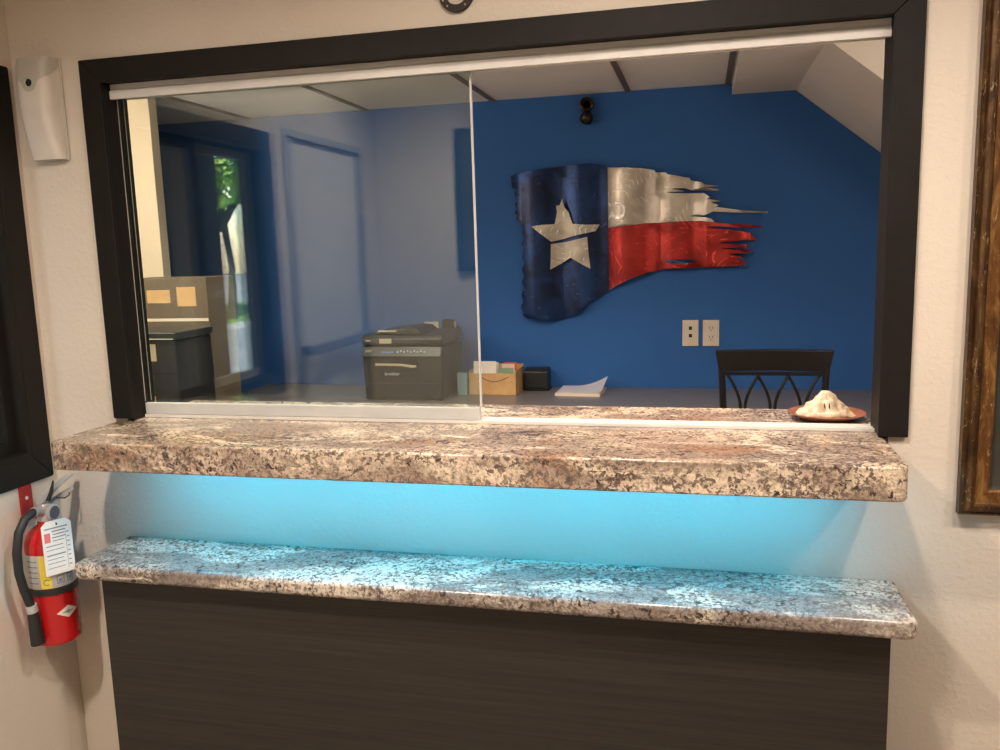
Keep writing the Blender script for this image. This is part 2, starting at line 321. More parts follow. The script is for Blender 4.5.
FLAG_STAR_L = ((-0.65,1.455),(-0.58,1.463),(-0.488,1.482),(-0.484,1.416),(-0.476,1.343),(-0.522,1.368),(-0.564,1.393),(-0.61,1.366),(-0.655,1.343),(-0.651,1.399))
# ------------------------------------------------------------ the setting
XL, XR, YB, ZC = -1.679, 4.20, -2.30, 2.45          # lobby: left, right, back walls, ceiling
OY, OXL, OXR, OZ = 1.90, -3.00, 1.60, 2.09          # office behind the wall: back, left, right, ceiling
WT = .09                                            # thickness of the wall with the service window
bm = bmesh.new(); box(bm, -3.2, XR + .15, -5.35, OY + .15, -.06, 0); struct(mesh('floor', bm, 'floor'))
# front wall with the window opening x -1.42..0.345, z 0.968..1.853
for q in ((-3.2, -1.443, 0, ZC), (.380, XR + .15, 0, ZC), (-1.4429, .3799, 0, .966), (-1.4429, .3799, 1.892, ZC)):
    struct(bx('wall_front', 'wall', None, q[0], q[1], 0, WT, q[2], q[3]))
# left wall with a window opening y -1.115..-0.083, z 0.95..1.86 and a door opening
LT = .12
bm = bmesh.new()
for y0, y1, z0, z1 in ((-.083, -.001, 0, ZC), (-1.29, -1.115, 0, ZC), (-1.115, -.083, 0, .95), (-1.115, -.083, 1.86, ZC), (-2.08, -1.29, 1.96, ZC), (YB - .15, -2.08, 0, ZC)):
    box(bm, XL - LT, XL, y0, y1, z0, z1)
struct(mesh('wall_left', bm, 'wall'))
struct(bx('wall_back', 'wall', None, XL, -.50, YB - .15, YB, 0, ZC)); struct(bx('wall_right', 'wall', None, XR, XR + .15, -5.2, -.001, 0, ZC))
struct(bx('wall_far', 'wall', None, -.65, XR + .15, -5.35, -5.2, 0, ZC)); struct(bx('wall_side', 'wall', None, -.65, -.50, -5.199, YB - .151, 0, ZC))
struct(bx('ceiling', 'wall', None, XL - LT, XR + .15, -5.35, WT, ZC, ZC + .1))
struct(bx('wall_office_back', 'blue', None, -3.2, 1.75, OY, OY + .12, 0, 2.4))
struct(bx('wall_office_left', 'office_white', None, OXL + .001, -2.145, 1.2, 1.25, 0, OZ - .001))
struct(bx('wall_office_side', 'office_white', None, OXL - .2, OXL, WT + .001, OY - .001, 0, OZ - .001))
struct(bx('wall_office_right', 'office_white', None, OXR, OXR + .15, WT + .001, OY - .001, 0, 2.4))
# office ceiling tiles, their bars, and the boxed soffit under the stairs
struct(bx('ceiling_office', 'ceil', None, OXL - .2, .115, WT + .001, OY - .001, OZ, OZ + .06))
for x in (-2.10, -1.50, -.90, -.31, .10):
    struct(bx('trim_1', 'tbar', None, x - .011, x + .011, WT + .003, OY - .003, OZ - .006, OZ - .0005))
bm = bmesh.new(); prism(bm, [(.117, 2.39), (.117, 2.046), (.369, 2.046), (1.0, 1.537), (1.598, 1.05), (1.598, 2.39)], 1.0, OY - .001)
struct(mesh('trim_2', bm, 'soffit'))
struct(bx('ceiling_office_upper', 'ceil', None, .117, OXR, WT + .001, .999, 2.30, 2.36))
struct(bx('trim_3', 'ceil', None, .116, .128, WT + .001, .999, OZ, 2.299))

# service window: casing, jamb, tracks, two stacked sliding panes
W = sgroup('window_1', (-.53, 0, 1.034))
T = .012
bm = bmesh.new(); prism(bm, [(-1.477, 1.041), (-1.421, 1.041), (-1.421, 1.871), (-1.477, 1.927)], -T, -.0005); mesh('casing', bm, 'trim', W, .002)
bm = bmesh.new(); prism(bm, [(.358, 1.036), (.416, 1.036), (.416, 1.929), (.358, 1.871)], -T, -.0005); mesh('casing', bm, 'trim', W, .002)
bm = bmesh.new(); prism(bm, [(-1.477, 1.9273), (-1.421, 1.8712), (.358, 1.8712), (.416, 1.9293)], -T, -.0005); mesh('casing', bm, 'trim', W, .002)
bx('jamb', 'trim', W, -1.4428, -1.425, 0, WT, 1.0355, 1.8918); bx('jamb', 'trim', W, .362, .3798, 0, WT, 1.0355, 1.8918)
bx('jamb', 'trim', W, -1.4248, .3618, 0, WT, 1.8745, 1.8918)
for y in (.050, .074): bx('stop_bead', 'grey', W, -1.4248, -1.4232, y, y + .0012, 1.075, 1.85)
bm = bmesh.new()
box(bm, -1.4245, .3615, .028, .088, 1.862, 1.874); box(bm, -1.4245, .3615, .028, .032, 1.838, 1.862); box(bm, -1.4245, .3615, .060, .063, 1.846, 1.862); box(bm, -1.4245, .3615, .084, .088, 1.846, 1.862)
box(bm, -1.4245, .3615, .024, .028, 1.838, 1.858)
mesh('top_track', bm, 'track', W, .001)
bm = bmesh.new()
box(bm, -1.4245, .3615, .044, .088, 1.0345, 1.037)
for y in (.044, .0635, .085): box(bm, -1.4245, .3615, y, y + .003, 1.037, 1.042)
mesh('bottom_track', bm, 'track', W)
for y in (.050, .072):
    e = 0 if y < .06 else .006
    p = bx('sliding_pane', 'pane', W, -1.4225, -.512 - e, y, y + .006, 1.058, 1.858)
    bx('bottom_rail', 'rail', p, -1.4225, -.512 - e, y - .004, y + .009, 1.0425, 1.072 if y < .06 else 1.068, bevel=.0015)
    bx('edge_strip', 'rail', p, -.5115 - e, -.5075 - e, y - .0003, y + .0063, 1.0725, 1.858)

# left wall window with dark casing and sash, looking out to the street
W2 = sgroup('window_2', (XL, -.60, .95))
for poly in ([(-.018, .885), (-.018, 1.925), (-.083, 1.86), (-.083, .95)], [(-1.18, .885), (-1.115, .95), (-1.115, 1.86), (-1.18, 1.925)],
             [(-.018, .8848), (-.083, .9498), (-1.115, .9498), (-1.18, .8848)], [(-.018, 1.9252), (-1.18, 1.9252), (-1.115, 1.8602), (-.083, 1.8602)]):
    bm = bmesh.new(); prism(bm, poly, XL + .0005, XL + .007, 'x'); mesh('casing', bm, 'trim', W2, .003)
for b in ((-.097, -.0835, .95, 1.86), (-1.1148, -1.101, .95, 1.86), (-1.1008, -.0972, .9502, .964), (-1.1008, -.0972, 1.846, 1.8598)):
    bx('jamb', 'trim', W2, XL - LT, XL + .005, *b)
def sash(y0, y1, x, mid):
    s = bx('pane', 'dglass', W2, x, x + .006, y0 + .02, y1 - .02, .99, 1.82)
    bm = bmesh.new()
    box(bm, x - .012, x + .018, y0, y0 + .028, .9645, 1.8455); box(bm, x - .012, x + .018, y1 - .028, y1, .9645, 1.8455)
    box(bm, x - .012, x + .018, y0 + .028, y1 - .028, .9645, .995); box(bm, x - .012, x + .018, y0 + .028, y1 - .028, 1.815, 1.8455)
    mesh('sash_frame', bm, mid, s)
sash(-.70, -.098, XL - .040, 'trim'); sash(-1.10, -.66, XL - .085, 'grey')

# exit door in the left wall, with a push bar
D1 = sgroup('door_1', (XL, -1.69, 0))
bx('door_slab', 'door', D1, XL - .06, XL - .015, -2.06, -1.32, .005, 1.93, bevel=.003)
bm = bmesh.new(); box(bm, XL - .08, XL + .012, -1.319, -1.2905, 0, 1.959); box(bm, XL - .08, XL + .012, -2.0795, -2.061, 0, 1.959); box(bm, XL - .08, XL + .012, -2.061, -1.319, 1.932, 1.959); mesh('door_frame', bm, 'doorfr', D1)
bx('push_bar', 'doorfr', D1, XL + .02, XL + .05, -2.05, -1.34, 1.005, 1.05, bevel=.006); bm = bmesh.new()
for y in (-2.03, -1.38): box(bm, XL - .0148, XL + .0195, y - .02, y + .02, 1.01, 1.045)
mesh('bar_bracket', bm, 'doorfr', D1)

# outside: ground, exterior wall return
struct(bx('ground', 'asphalt', None, -60, -1.80, -60, 30, -.16, -.06))
struct(bx('grass_verge', 'grass', None, -14.0, -9.6, -40, 20, -.059, -.03)); struct(bx('kerb', 'kerb', None, -9.59, -9.35, -40, 20, -.059, .03))
struct(bx('wall_exterior', 'ext', None, -2.72, -2.60, -2.28, WT, -.059, 2.5)); struct(bx('porch_roof', 'kerb', None, -3.2, XL - LT - .002, -4.5, WT, 2.56, 2.68))

# ------------------------------------------------------------ the two granite slabs and the base panel
def slab(name, poly, z0, z1, mat, origin, bev):
    bm = bmesh.new(); prism(bm, poly, z0, z1, 'z'); return mesh(name, bm, mat, None, bev, loc=origin, seg=4)
def rc(x, y, r, a0):
    return [(x + r * math.cos(math.radians(a0 + 15 * k)), y + r * math.sin(math.radians(a0 + 15 * k))) for k in range(7)]
up = rc(-1.449, -.225, .025, 180) + rc(.345, -.225, .025, 270) + [(.370, -.001), (.3785, -.001), (.3785, .29), (-1.4415, .29), (-1.4415, -.001), (-1.466, -.001)]
c1 = slab('granite_counter', up, .968, 1.034, 'granite', (-.53, 0, 1.0), .012)
tag(c1, 'thick brown and cream granite counter running through the service window above the blue glow', 'counter')
lo = rc(-1.457, -.190, .022, 180) + rc(.385, -.190, .022, 270) + [(.405, -.001), (-1.474, -.001)]
c2 = slab('granite_shelf', lo, .682, .725, 'granite2', (-.53, 0, .7), .014)
tag(c2, 'thinner granite ledge lit blue from above, on top of the dark wood base', 'shelf')
base = bx('counter_base', 'panel', None, -1.440, .368, -.160, -.001, .0005, .6818, bevel=.0015)
tag(base, 'dark brown wood grain base panel under the lower granite ledge', 'cabinet')
led = thing('led_strip', 'blue light strip fixed beneath the thick upper granite counter', 'light', (-.53, -.155, .966))
bx('light_tape', 'led', led, -1.34, .28, -.159, -.151, .9612, .9640); bx('channel', 'track', led, -1.35, .29, -.163, -.147, .9642, .9678)

# ------------------------------------------------------------ things on the lobby walls
# fire extinguisher on the left wall
ex, ey, r = -1.607, -.135, .055
E = thing('fire_extinguisher', 'red fire extinguisher with black hose hanging on left wall beside the granite ledge', 'fire extinguisher', (ex, ey, .488))
bm = bmesh.new(); lathe(bm, (ex, ey, 0), [(.0, .494), (.040, .492), (.050, .488), (.0535, .492), (r, .500), (r, .735), (.0535, .752), (.048, .768), (.038, .781), (.026, .789), (.020, .794), (.018, .806)], 40); mesh('cylinder', bm, 'red', E, smooth=True)
bm = bmesh.new(); lathe(bm, (ex, ey, 0), [(r + .0004, .640), (r + .0008, .641), (r + .0008, .726), (r + .0004, .727)], 40); sl = mesh('label_sleeve', bm, 'silver', E, smooth=True)
bm = bmesh.new(); cyl_patch(bm, ex, ey, r + .0009, -74, -60, .642, .725); cyl_patch(bm, ex, ey, r + .0009, -74, -48, .642, .672); mesh('yellow_panel', bm, 'yellow', sl)
for a in (-28, -2):
    bm = bmesh.new()
    for q in ((a - 9, a + 9, .650, .652), (a - 9, a + 9, .668, .670), (a - 9, a - 7, .652, .668), (a + 7, a + 9, .652, .668), (a - 4, a + 1, .654, .662), (a + 2, a + 4, .655, .666)): cyl_patch(bm, ex, ey, r + .0009, *q)
    mesh('label_icon', bm, 'ink', sl)
bm = bmesh.new()
for k in range(5): cyl_patch(bm, ex, ey, r + .0009, -110, -80, .655 + .014 * k, .6575 + .014 * k)
mesh('label_lines', bm, 'ink', sl)
def on_cyl(rad, deg, z):
    a = math.radians(deg); return Matrix.Translation((ex + rad * math.cos(a), ey + rad * math.sin(a), z)), Matrix.Rotation(a + PI / 2, 4, 'Z') @ Matrix.Rotation(PI / 2, 4, 'X')
tl, rt = on_cyl(r + .0022, -61, .657)
text_mesh('letter', 'C', .022, 'ink', sl, tl.translation, rt)
bm = bmesh.new(); lathe(bm, (ex, ey, 0), [(r + .0006, .622), (r + .0035, .623), (r + .0035, .638), (r + .0006, .639)], 40); mesh('strap', bm, 'black', E, smooth=True)
bm = bmesh.new(); cyl_patch(bm, ex, ey, r + .0005, -46, 10, .556, .588, 14, True); em = mesh('emblem', bm, 'white', E)
bm = bmesh.new(); cyl_patch(bm, ex, ey, r + .0014, -34, -3, .5685, .5755, 12, True); cyl_patch(bm, ex, ey, r + .0014, -22, -14, .565, .579, 6, True); mesh('emblem_mark', bm, 'ink', em)
bm = bmesh.new(); lathe(bm, (ex, ey, 0), [(.0185, .804), (.0185, .815), (.015, .817), (.015, .842), (.012, .846), (.0, .846)], 20); vh = mesh('valve', bm, 'steel', E, smooth=True)
gx, gy, gz = ex + .024, ey - .006, .826
bm = bmesh.new(); lathe(bm, (gx, gy, gz), [(.006, -.012), (.006, 0), (.020, .001), (.0205, .009), (.018, .011), (.0, .011)], 24, 'x'); ga = mesh('gauge', bm, 'steel', vh, smooth=True)
bm = bmesh.new(); lathe(bm, (gx + .0112, gy, gz), [(.0, .0), (.0165, .0), (.0165, .0006), (.0, .0006)], 20, 'x'); mesh('dial', bm, 'dial', ga)
def blade(pts, wd, th):
    """flat pressed-metal lever along points lying in the y-z plane"""
    bm = bmesh.new(); rows = []
    for i, (y, z) in enumerate(pts):
        a, b = pts[max(i - 1, 0)], pts[min(i + 1, len(pts) - 1)]; d = Vector((0, b[0] - a[0], b[1] - a[1])).normalized(); n = Vector((0, -d.z, d.y)); k = wd * (.75 if i in (0, len(pts) - 1) else 1)
        rows.append([bm.verts.new(Vector((ex, y, z)) + Vector((s * k, 0, 0)) + t * th * n) for s, t in ((-1, -1), (1, -1), (1, 1), (-1, 1))])
    for a, b in zip(rows, rows[1:]):
        for k in range(4): bm.faces.new((a[k], a[(k + 1) % 4], b[(k + 1) % 4], b[k]))
    bm.faces.new(rows[0][::-1]); bm.faces.new(rows[-1]); return bm
mesh('lever', blade([(ey - .016, .848), (ey + .015, .862), (ey + .055, .880), (ey + .090, .893), (ey + .104, .894)], .010, .0035), 'steel', E, .002)
mesh('handle', blade([(ey - .012, .838), (ey + .02, .841), (ey + .060, .850), (ey + .100, .856)], .009, .0025), 'steel', E, .0015)
bm = bmesh.new(); tube(bm, [(ex + .012, ey + .002, .852), (ex + .016, ey + .012, .874), (ex + .016, ey + .022, .900)], [.006, .005, .002], 8); tube(bm, [(ex + .012, ey + .03, .852), (ex + .02, ey + .05, .846), (ex + .012, ey + .075, .846), (ex, ey + .09, .85)], .0018, 6); mesh('safety_pin', bm, 'black', E, smooth=True)
hose = [(ex + .0, ey - .012, .828), (ex + .0, ey - .036, .834), (ex - .002, ey - .062, .825), (ex - .004, ey - .084, .796), (ex - .004, ey - .096, .75), (ex - .003, ey - .098, .70), (ex - .001, ey - .091, .655), (ex + .001, ey - .082, .622), (ex + .002, ey - .0785, .605)]
bm = bmesh.new(); tube(bm, hose, .0105, 14); mesh('hose', bm, 'black', E, smooth=True)
bm = bmesh.new(); tube(bm, [hose[0], hose[1]], .0125, 14); mesh('hose_collar', bm, 'steel', E, smooth=True)
bm = bmesh.new(); tube(bm, [(ex + .002, ey - .079, .611), (ex + .003, ey - .0765, .592)], .0135, 14); mesh('hose_clip', bm, 'silver', E, smooth=True)
bm = bmesh.new(); tube(bm, [(ex + .003, ey - .0765, .5915), (ex + .004, ey - .0755, .55), (ex + .006, ey - .075, .507)], [.0130, .0145, .0165], 16); mesh('nozzle', bm, 'black', E, smooth=True)
bm = bmesh.new(); box(bm, XL + .0005, XL + .006, ey - .002, ey + .038, .795, .884); box(bm, XL + .006, ex - .018, ey - .004, ey + .010, .806, .812); br = mesh('wall_bracket', bm, 'redbr', E, .002)
bm = bmesh.new(); lathe(bm, (XL + .006, ey + .018, .852), [(.0, 0), (.005, 0), (.004, .002), (.0, .0025)], 12, 'x'); mesh('screw', bm, 'steel', br)
# inspection tag: a card hanging from the neck, facing the room
ta = math.radians(-28); tc = Vector((ex + .064 * math.cos(ta), ey + .064 * math.sin(ta), 0)); tr_ = Matrix.Rotation(ta + PI / 2, 4, 'Z')
def card(u0, u1, z0, z1, off, th=.0008, cut=0):
    bm = bmesh.new(); poly = [(u0, z0), (u1, z0), (u1, z1 - cut), (u1 - cut, z1), (u0 + cut, z1), (u0, z1 - cut)] if cut else [(u0, z0), (u1, z0), (u1, z1), (u0, z1)]
    prism(bm, poly, -off - th, -off); bmesh.ops.transform(bm, matrix=Matrix.Translation(tc) @ tr_, verts=bm.verts); return bm
tg = mesh('inspection_tag', card(-.035, .035, .678, .816, 0, cut=.012), 'paper', E)
def cards(lst, name, mat):
    tot = bmesh.new()
    for q in lst:
        b = card(*q, .0009, .0003); me = bpy.data.meshes.new('t'); b.to_mesh(me); b.free(); tot.from_mesh(me); bpy.data.meshes.remove(me)
    mesh(name, tot, mat, tg)
L_ = [(a, b_, c_ + .013, d_ + .013) for a, b_, c_, d_ in [(-.028, .026, .782, .785), (-.012, .020, .774, .777), (-.010, .018, .766, .7685), (-.012, .02, .758, .7605), (-.012, .015, .750, .752), (-.028, .012, .738, .7400), (-.028, .014, .728, .7295), (-.028, .016, .714, .717), (-.028, .010, .704, .7055), (-.028, .014, .694, .6955), (-.028, .012, .682, .6835), (.0195, .0202, .675, .775)]]
for k in range(8): L_.append((.022, .028, .695 + .012 * k, .6975 + .012 * k))
cards(L_, 'tag_print', 'ink'); cards([(-.030, -.016, .762, .786)], 'tag_stamp', 'pink')
bm = bmesh.new(); bmc = Matrix.Translation(tc) @ tr_ @ Vector((0, -.0012, .806)); lathe(bm, bmc, [(.0, -.0005), (.004, 0), (.0, .0005)], 10, 'y'); tube(bm, [bmc, bmc + Vector((-.010, .004, .006)), (ex + .016, ey - .006, .812)], .0009, 6); mesh('tag_tie', bm, 'dark', tg)

# air freshener dispenser on the front wall
dx0, dx1, dz0, dz1 = -1.634, -1.537, 1.697, 1.937
DP = thing('air_freshener', 'white wall air freshener with a round spray hole beside the dark window frame', 'air freshener', ((dx0 + dx1) / 2, 0, dz0))
NU, NV = 120, 140
def disp_pt(i, j):
    u = -PI / 2 + PI * i / NU; t = j / NV; z = dz0 + (dz1 - dz0) * t
    dep = .026 + .028 * math.sin(min(1, t * 1.6) * PI / 2) - .008 * max(0, (t - .85) / .15) ** 2
    hw = (dx1 - dx0) / 2 * (.93 + .07 * min(1, t * 2))
    e = .45; s, c = math.sin(u), math.cos(u)
    return Vector(((dx0 + dx1) / 2 + hw * math.copysign(abs(s) ** e, s), -.001 - dep * abs(c) ** e, z))
grid = [[disp_pt(i, j) for j in range(NV + 1)] for i in range(NU + 1)]
def zone_grey(p):
    x = p.x - (dx0 + dx1) / 2; zc = 1.876; back = max(0, (p.y + .040) * 1.0)
    s = abs(x) + back
    return (p.z > zc and s < .021 + (p.z - zc) * 1.6) or (x * x + (p.z - zc) ** 2 < .021 ** 2 and p.y < -.03)
for nm, mt, want in (('front_cover', 'white', False), ('top_insert', 'grey', True)):
    bm = bmesh.new(); vm = {}
    for i in range(NU):
        for j in range(NV):
            q = [(i, j), (i + 1, j), (i + 1, j + 1), (i, j + 1)]; ctr = sum((grid[a][b] for a, b in q), Vector()) / 4
            if zone_grey(ctr) == want:
                for k in q:
                    if k not in vm: vm[k] = bm.verts.new(grid[k[0]][k[1]])
                bm.faces.new([vm[k] for k in q])
    for j, keep in ((0, not want), (NV, want)):
        if keep:
            bm.faces.new([bm.verts.new(grid[i][j]) for i in range(NU + 1)])
    o = mesh(nm, bm, mt, DP, smooth=True, angle=50)
bx('back_plate', 'grey', DP, dx0 - .001, dx1 + .004, -.006, -.0005, dz0 - .002, dz1 + .002, bevel=.002)
hx = (dx0 + dx1) / 2
bm = bmesh.new(); lathe(bm, (hx, -.0545, 1.876), [(.0135, .004), (.0135, -.0015), (.010, -.0022), (.0085, .002), (.0, .003)], 24, 'y'); nz_ = mesh('nozzle_ring', bm, 'grey', DP, smooth=True)
bm = bmesh.new(); lathe(bm, (hx, -.0542, 1.876), [(.0, -.0008), (.0088, -.0008), (.0088, .002), (.0, .002)], 20, 'y'); mesh('spray_hole', bm, 'dark', nz_)
bm = bmesh.new(); lathe(bm, (hx - .012, -.0425, 1.929), [(.0, -.0015), (.0022, -.0015), (.0022, .004), (.0, .004)], 10, 'y'); mesh('indicator_lamp', bm, 'dark', DP)

# horseshoe over the window
hc = Vector((-.519, -.006, 1.9935))
def hs_pt(rad, deg):
    a = math.radians(deg); x = rad * math.cos(a); z = rad * math.sin(a) * 1.0
    return (hc.x + x, hc.z + z)
outer = [hs_pt(.0395, 180 + 9 * k) for k in range(21)]; inner = [hs_pt(.0235, 180 + 9 * k) for k in range(21)]
outer = [(hc.x - .034, hc.z + .055), (hc.x - .039, hc.z + .03)] + outer + [(hc.x + .039, hc.z + .03), (hc.x + .034, hc.z + .055)]
inner = [(hc.x - .018, hc.z + .055), (hc.x - .023, hc.z + .03)] + inner + [(hc.x + .023, hc.z + .03), (hc.x + .018, hc.z + .055)]
HS = thing('horseshoe', 'dark iron horseshoe mounted on the wall over the service window', 'horseshoe', (hc.x, 0, hc.z))
bm = bmesh.new(); n = len(outer)
A = [[bm.verts.new((x, y, z)) for x, z in poly] for poly in (outer, inner) for y in (-.001, -.009)]
for k in range(n - 1):
    for p, q in ((0, 1), (3, 2), (1, 3), (2, 0)): bm.faces.new((A[p][k], A[p][k + 1], A[q][k + 1], A[q][k]))
for k in (0, n - 1): bm.faces.new((A[0][k], A[1][k], A[3][k], A[2][k]))
mesh('shoe', bm, 'iron', HS, .0015)
for d in (205, 232, 308, 335):
    bm = bmesh.new(); x, z = hs_pt(.0325, d); lathe(bm, (x, -.0093, z), [(.0, -.0004), (.0019, -.0002), (.0019, .001)], 10, 'y'); mesh('nail_hole', bm, 'hole', HS)

# ornate gold picture at the right
px0, px1, pz0, pz1 = .515, 1.20, .880, 2.06
PF = thing('framed_picture', 'picture in a wide antique gold and bronze frame on the right wall section', 'picture', ((px0 + px1) / 2, 0, pz0))
def moulding(name, prof, mat):
    bm = bmesh.new(); rows = []
    for d, y in prof:
        rows.append([bm.verts.new(p) for p in ((px0 + d, y, pz0 + d), (px1 - d, y, pz0 + d), (px1 - d, y, pz1 - d), (px0 + d, y, pz1 - d))])
    for a, b in zip(rows, rows[1:] + rows[:1]):
        for k in range(4): bm.faces.new((a[k], a[(k + 1) % 4], b[(k + 1) % 4], b[k]))
    return mesh(name, bm, mat, PF, smooth=True, angle=28)
moulding('outer_moulding', [(0, -.001), (0, -.022), (.004, -.027), (.008, -.026), (.011, -.032), (.017, -.036), (.023, -.035), (.026, -.031), (.026, -.001)], 'gold_dark')
moulding('gold_band', [(.0262, -.001), (.0262, -.030), (.031, -.028), (.044, -.024), (.050, -.026), (.054, -.024), (.054, -.001)], 'gold')
moulding('inner_slip', [(.0542, -.001), (.0542, -.018), (.064, -.014), (.098, -.014), (.098, -.001)], 'art')
bx('canvas', 'art', PF, px0 + .0985, px1 - .0985, -.012, -.001, pz0 + .0985, pz1 - .0985)

# framed picture and lamps on the lobby side behind the viewpoint (seen mirrored in the panes)
PB = thing('framed_picture', 'dark framed picture hanging on the lobby wall facing the service window', 'picture', (-1.0, YB, 1.33))
bm = bmesh.new()
for b in ((-1.24, -1.20, 1.33, 2.05), (-.76, -.72, 1.33, 2.05), (-1.20, -.76, 1.33, 1.37), (-1.20, -.76, 2.01, 2.05)): box(bm, b[0], b[1], YB + .0005, YB + .03, b[2], b[3])
mesh('picture_frame', bm, 'trim', PB); bx('canvas', 'art', PB, -1.1995, -.7605, YB + .0005, YB + .015, 1.3705, 2.0095)
for k, (x, y) in enumerate(LOBBY_LAMPS):
    if k == 0:
        RL = thing('recessed_light', 'round recessed ceiling light over the middle of the lobby', 'ceiling light', (x, y, ZC), 'recessed lobby ceiling lights')
        bm = bmesh.new(); lathe(bm, (x, y, ZC), [(.055, -.0005), (.055, -.012), (.075, -.014), (.085, -.008), (.085, -.0005)], 32); mesh('trim_ring', bm, 'track', RL, smooth=True)
        bm = bmesh.new(); lathe(bm, (x, y, ZC), [(.0, -.006), (.054, -.006), (.054, -.0008), (.0, -.0008)], 32); mesh('lens', bm, 'lens', RL)
    else:
        c = RL.copy(); COL.objects.link(c); c.location = (x, y, ZC)
        c['label'] = ('round recessed ceiling light towards the gold framed picture', 'round recessed ceiling light nearest the right lobby wall', 'round recessed ceiling light near the exit door')[k - 1]
        for ch in list(RL.children):
            d = ch.copy(); COL.objects.link(d); d.parent = c
for x, y in OFFICE_LAMPS:
    c = RL.copy(); COL.objects.link(c); c.location = (x, y, OZ); c['label'] = 'round recessed ceiling light in the blue office ceiling'; c['group'] = 'recessed office ceiling lights'
    for ch in list(RL.children):
        d = ch.copy(); COL.objects.link(d); d.parent = c

# ------------------------------------------------------------ the blue office
for k, (x, y, z) in enumerate(FILL_LAMPS):  # hanging fixtures modelled around the two added fill lights
    PD = thing('fill_lamp', ('unseen fill lamp added at the far left front of the office', 'unseen fill lamp added at the far right front of the office')[k], 'pendant lamp', (x, y, z))
    top = OZ if k == 0 else 2.30
    bm = bmesh.new(); tube(bm, [(x, y, z + .09), (x, y, top - .02)], .004, 8); mesh('cord', bm, 'black', PD)
    bm = bmesh.new(); lathe(bm, (x, y, top), [(.0, -.022), (.04, -.02), (.045, -.0008), (.0, -.0008)], 20); mesh('canopy', bm, 'track', PD)
    bm = bmesh.new(); lathe(bm, (x, y, z), [(.015, .12), (.02, .09), (.045, .075), (.05, .07), (.02, .085), (.012, .12)], 24); mesh('socket_shade', bm, 'track', PD, smooth=True)
def flat_shape(poly, y, th, step=.03, wave=0.012, sub=True):
    """sheet metal cut to an outline in the x-z plane, gently rippled, given a real thickness"""
    n = len(poly); pts = [Vector((a, b)) for a, b in poly]; edges = [(i, (i + 1) % n) for i in range(n)]
    def inside(x, z):
        c = False
        for (x1, z1), (x2, z2) in zip(poly, poly[1:] + poly[:1]):
            if (z1 > z) != (z2 > z) and x < (x2 - x1) * (z - z1) / (z2 - z1) + x1: c = not c
        return c
    xs = [p[0] for p in poly]; zs = [p[1] for p in poly]
    if sub:
        x = min(xs) + step / 2
        while x < max(xs):
            z = min(zs) + step / 2
            while z < max(zs):
                if inside(x, z): pts.append(Vector((x, z)))
                z += step
            x += step
    vs2, _, fs, *_r = geometry.delaunay_2d_cdt(pts, edges, [], 1, 1e-5)
    def Y(x): return y + wave * math.sin(x * 30 + .6) + wave * .4 * math.sin(x * 61)
    bm = bmesh.new()
    F = [bm.verts.new((v.x, Y(v.x) - th, v.y)) for v in vs2]; B = [bm.verts.new((v.x, Y(v.x), v.y)) for v in vs2]
    cnt = {}
    for f in fs:
        bm.faces.new([F[i] for i in f]); bm.faces.new([B[i] for i in reversed(f)])
        for a, b in zip(f, f[1:] + f[:1]): cnt[frozenset((a, b))] = cnt.get(frozenset((a, b)), 0) + 1
    for e, k in cnt.items():
        if k == 1:
            a, b = tuple(e); bm.faces.new((F[a], F[b], B[b], B[a]))
    return bm
FS = thing('flag_wall_art', 'torn metal flag sculpture with one star, blue, white and red, on the blue wall', 'wall art', (-.2, OY, 1.5))
mesh('blue_field', flat_shape(FLAG_CANTON, 1.872, .003), 'canton', FS, smooth=True)
mesh('white_stripe', flat_shape(FLAG_WHITE, 1.872, .003), 'stripe', FS, smooth=True)
rs = mesh('red_stripe', flat_shape(FLAG_RED, 1.872, .003), 'redmetal', FS, smooth=True)
mesh('tear', flat_shape(FLAG_TEAR, 1.8682, .0008, sub=True, step=.015), 'canton', rs)
st = mesh('star', flat_shape(FLAG_STAR_U, 1.862, .003, wave=.004), 'stripe', FS, smooth=True)
mesh('star_lower_piece', flat_shape(FLAG_STAR_L, 1.862, .003, wave=.004), 'stripe', st, smooth=True)
for x, z in ((-.7, 1.7), (-.48, 1.3), (-.15, 1.62), (0, 1.45)):
    bm = bmesh.new(); lathe(bm, (x, 1.8775, z), [(.006, .0215), (.006, 0), (.0, 0)], 10, 'y'); mesh('standoff', bm, 'iron', FS)

# long grey desk along the blue wall
DK = thing('desk', 'long grey laminate desk running along the blue wall', 'desk', (-.6, 1.55, 0))
bx('desktop', 'desk', DK, -2.10, 1.55, 1.25, OY - .002, .778, .808, bevel=.002)
for x in (-2.05, -.9, .62, 1.45): bx('leg', 'desk_leg', DK, x - .02, x + .02, 1.29, 1.85, .0005, .7778)
bx('modesty_panel', 'desk', DK, -2.02, 1.42, 1.86, 1.875, .35, .7776)

